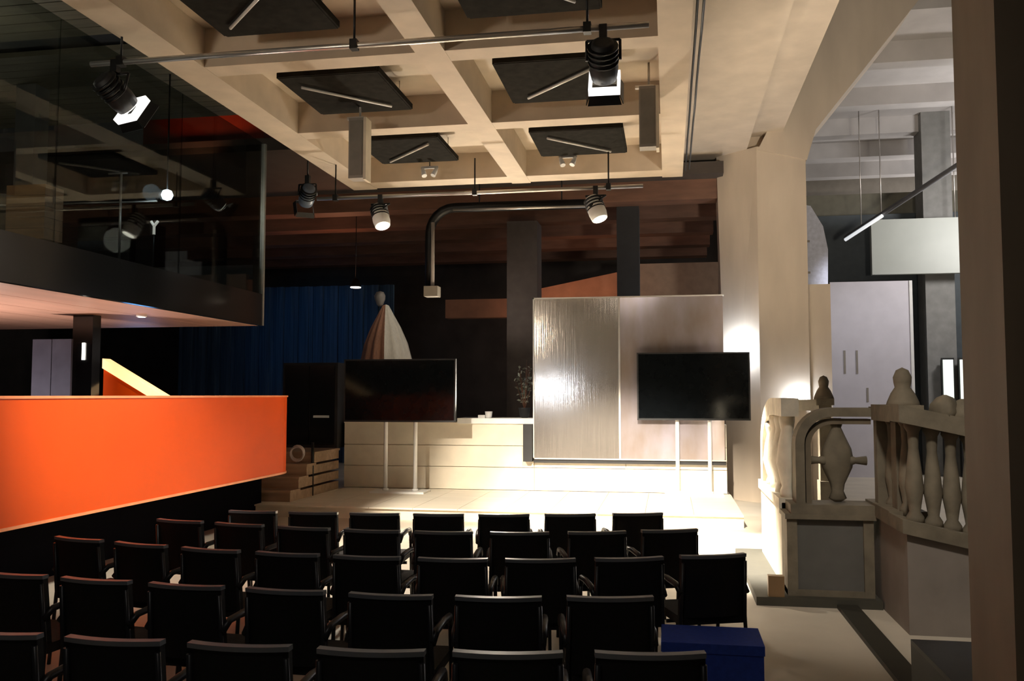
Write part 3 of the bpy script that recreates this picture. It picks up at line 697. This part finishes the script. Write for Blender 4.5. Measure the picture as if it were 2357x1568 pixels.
# right side: second block with a balustrade stepping down to the right
flank = mat('flank_stone', (0.25, 0.215, 0.185), 0.8, var=0.1, scale=4, bump=0.2)
MB().prism([(1.71, 0.0), (3.0, 0.0), (3.0, 0.46), (2.4, 0.58), (1.71, 0.74)], 'y', 7.0, 8.2).build('flank_block', flank, ex, 0.012)
MB().prism([(1.67, 0.74), (2.4, 0.58), (3.0, 0.45), (3.0, 0.55), (2.4, 0.68), (1.67, 0.84)], 'y', 6.95, 7.35).build('flank_coping', stone_m, ex, 0.012)
box(1.67, 1.95, 7.35, 8.2, 0.74, 0.85).build('flank_coping', stone_m, ex, 0.012)
bal_prof = [(0.065, 0), (0.065, 0.05), (0.04, 0.09), (0.05, 0.16), (0.068, 0.26), (0.055, 0.40), (0.036, 0.56), (0.042, 0.68), (0.065, 0.72), (0.065, 0.80)]
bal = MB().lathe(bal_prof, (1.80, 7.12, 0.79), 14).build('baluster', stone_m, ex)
for i in range(1, 8):
    b_ = bal.copy(); C.objects.link(b_); b_.parent = ex; b_.location = (i * 0.13, 0, -i * 0.0285)
for i in range(3):
    b_ = bal.copy(); C.objects.link(b_); b_.parent = ex; b_.location = (0.02, 0.27 + i * 0.22, 0.03)
MB().prism([(1.67, 1.55), (2.8, 1.30), (2.8, 1.43), (1.67, 1.68)], 'y', 6.98, 7.26).build('handrail', stone_m, ex, 0.02)
box(1.67, 1.92, 7.26, 7.9, 1.54, 1.67).build('handrail', stone_m, ex, 0.02)
for i, (xb, zb) in enumerate(((2.02, 1.56), (2.14, 1.53), (2.26, 1.50))):
    MB().lathe([(0.07, 0), (0.10, 0.06), (0.09, 0.12), (0.05, 0.17), (0.01, 0.19)], (xb, 7.08, zb), 8, flute=0.18, nf=4).build('carved_boss', stone_m, ex)
def newel(x, y, w, zt, fs, z0=0.84):
    nb = box(x - w, x + w, y - w, y + w, z0, zt).build('newel', stone_m, ex, 0.012)
    box(x - w - 0.03, x + w + 0.03, y - w - 0.03, y + w + 0.03, zt - 0.04, zt + 0.03).build('cap', stone_m, nb, 0.012)
    MB().lathe([(0.17 * fs, 0.0), (0.15 * fs, 0.06 * fs), (0.115 * fs, 0.14 * fs), (0.075 * fs, 0.20 * fs), (0.085 * fs, 0.25 * fs), (0.09 * fs, 0.30 * fs), (0.06 * fs, 0.37 * fs), (0.0, 0.40 * fs)], (x, y, zt + 0.03), 14).build('finial', stone_m, nb)
newel(1.76, 7.93, 0.055, 1.62, 0.02)
newel(1.84, 7.55, 0.08, 1.62, 0.80)
box(1.56, 1.70, 9.85, 10.05, 0.07, 0.84).build('rear_base', stone_m, ex, 0.012)
newel(1.63, 9.95, 0.06, 1.68, 0.62)
box(1.12, 1.70, 9.9, 10.0, 1.58, 1.70).build('rear_rail', stone_lit, ex, 0.02)

kb = tag(box(1.34, 1.50, 4.6, 7.75, 0.0, 0.035).build('floor_channel', mat('dark_channel', (0.03, 0.028, 0.02), 0.6), None, 0.005), 'dark channel strip on the floor leading to the balustrade', 'floor strip')
tag(box(0.80, 0.93, 7.78, 7.86, 0.07, 0.24).build('floor_socket', mat('brown_box', (0.25, 0.15, 0.07), 0.5), None, 0.008), 'small brown box at the foot of the stone balustrade', 'box')
bx_ = empty('flight_case', (1.5, 4.45, 0)); tag(bx_, 'black flight case on the floor beside the foreground pillar', 'case')
box(1.25, 1.75, 3.85, 5.1, 0.0, 0.43).build('body', dark_m, bx_, 0.012)
box(1.25, 1.75, 3.85, 5.1, 0.43, 0.455).build('lid', mat('charcoal_lid', (0.035, 0.036, 0.036), 0.6), bx_, 0.008)

# blue cube seat
cs = empty('cube_seat', (0.22, 4.98, 0)); tag(cs, 'royal blue upholstered cube seat at the right end of the chair rows', 'seat')
box(-0.05, 0.47, 4.84, 5.20, 0.04, 0.40).build('body', blue_m, cs, 0.02, 3)
box(-0.055, 0.475, 4.835, 5.205, 0.40, 0.45).build('cushion', blue_m, cs, 0.02, 3)
for a in (-0.01, 0.40):
    for b in (4.88, 5.12): box(a, a + 0.04, b, b + 0.04, 0, 0.04).build('foot', dark_m, cs)

# ================================================================== CHAIRS
def make_chair():
    t = empty('audience_chair', (0, 0, 0))
    def arc_panel(w, z0, z1, th, bow, y0, tilt, m=MB):
        mb = MB(); N = 8; rows_ = []
        for z in (z0, (z0 + z1) / 2, z1):
            f = []; bk = []
            for k in range(N + 1):
                x = -w / 2 + w * k / N
                yy = y0 + bow * (2 * x / w) ** 2 - (z - z0) * tilt
                f.append(mb.bm.verts.new((x, yy + th, z))); bk.append(mb.bm.verts.new((x, yy, z)))
            rows_.append((f, bk))
        for (f0, b0), (f1, b1) in zip(rows_, rows_[1:]):
            for k in range(N):
                mb.bm.faces.new((f0[k], f0[k + 1], f1[k + 1], f1[k])); mb.bm.faces.new((b0[k + 1], b0[k], b1[k], b1[k + 1]))
            mb.bm.faces.new((f0[0], f1[0], b1[0], b0[0])); mb.bm.faces.new((f0[N], b0[N], b1[N], f1[N]))
        f, bk = rows_[0]
        for k in range(N): mb.bm.faces.new((f[k + 1], f[k], bk[k], bk[k + 1]))
        f, bk = rows_[-1]
        for k in range(N): mb.bm.faces.new((f[k], f[k + 1], bk[k + 1], bk[k]))
        return mb
    # origin below the top edge of the backrest; chair faces +Y
    arc_panel(0.395, 0.46, 0.805, 0.035, 0.03, 0.045, 0.12).build('backrest', fabric_m, t, 0.006, 1)
    arc_panel(0.40, 0.803, 0.822, 0.042, 0.03, 0.0, 0.12).build('top_rail', rail_m, t, 0.005, 1)  # grey strip paints the light caught along the backrest top
    MB().box(-0.2, 0.2, 0.07, 0.50, 0.415, 0.465).build('seat', fabric_m, t, 0.018, 3)
    for s in (-1, 1):
        MB().tube([(s * 0.203, 0.04, 0.60), (s * 0.208, 0.10, 0.645), (s * 0.21, 0.25, 0.655), (s * 0.208, 0.38, 0.645), (s * 0.205, 0.42, 0.60)], 0.018, 8).build('armrest', frame_m, t)
        MB().tube([(s * 0.19, 0.03, 0.78), (s * 0.198, 0.06, 0.46), (s * 0.203, 0.02, 0.0)], 0.012, 8).build('leg', frame_m, t)
        MB().tube([(s * 0.205, 0.42, 0.60), (s * 0.203, 0.45, 0.42), (s * 0.203, 0.49, 0.0)], 0.012, 8).build('leg', frame_m, t)
    MB().cyl((-0.215, 0.25, 0.40), (0.215, 0.25, 0.40), 0.012, n=8).build('crossbar', frame_m, t)
    return t
rows = [
 [(-3.30, 6.69), (-2.79, 6.70), (-2.29, 6.73), (-1.78, 6.77), (-1.27, 6.84), (-0.76, 6.94), (-0.24, 7.08)],
 [(-3.60, 6.10), (-3.08, 6.01), (-2.55, 5.93), (-2.03, 5.89), (-1.52, 5.91), (-1.00, 5.97), (-0.48, 6.09), (0.01, 6.26)],
 [(-3.80, 5.22), (-3.28, 5.10), (-2.75, 5.00), (-2.23, 4.95), (-1.73, 4.93), (-1.22, 4.95), (-0.72, 5.02), (-0.22, 5.15), (0.26, 5.33)],
 [(-3.38, 4.13), (-2.87, 4.08), (-2.35, 4.04), (-1.82, 4.02), (-1.29, 4.01), (-0.78, 4.05), (-0.27, 4.14)],
 [(-2.62, 3.10), (-2.10, 3.10), (-1.59, 3.11), (-1.08, 3.13), (-0.58, 3.19), (-0.07, 3.27)]]
rn = ['front row nearest the stage', 'second row from the stage', 'third row from the stage', 'fourth row from the stage', 'back row nearest the camera']
ordn = ['leftmost', 'second from left', 'third from left', 'fourth from left', 'fifth from left', 'sixth from left', 'seventh from left', 'eighth from left', 'rightmost']
proto = make_chair()
first = True
for r, row in enumerate(rows):
    for i, (x, y) in enumerate(row):
        a = row[max(i - 1, 0)]; b = row[min(i + 1, len(row) - 1)]
        rz = math.atan2(b[1] - a[1], b[0] - a[0])
        if first: ch = proto; first = False
        else: ch = copy_tree(proto)
        ch.location = (x, y, 0); ch.rotation_euler = (0, 0, rz)
        pos = 'rightmost' if i == len(row) - 1 else ordn[i]
        tag(ch, 'black audience armchair, %s in the %s' % (pos, rn[r]), 'chair', 'audience chairs in rows')
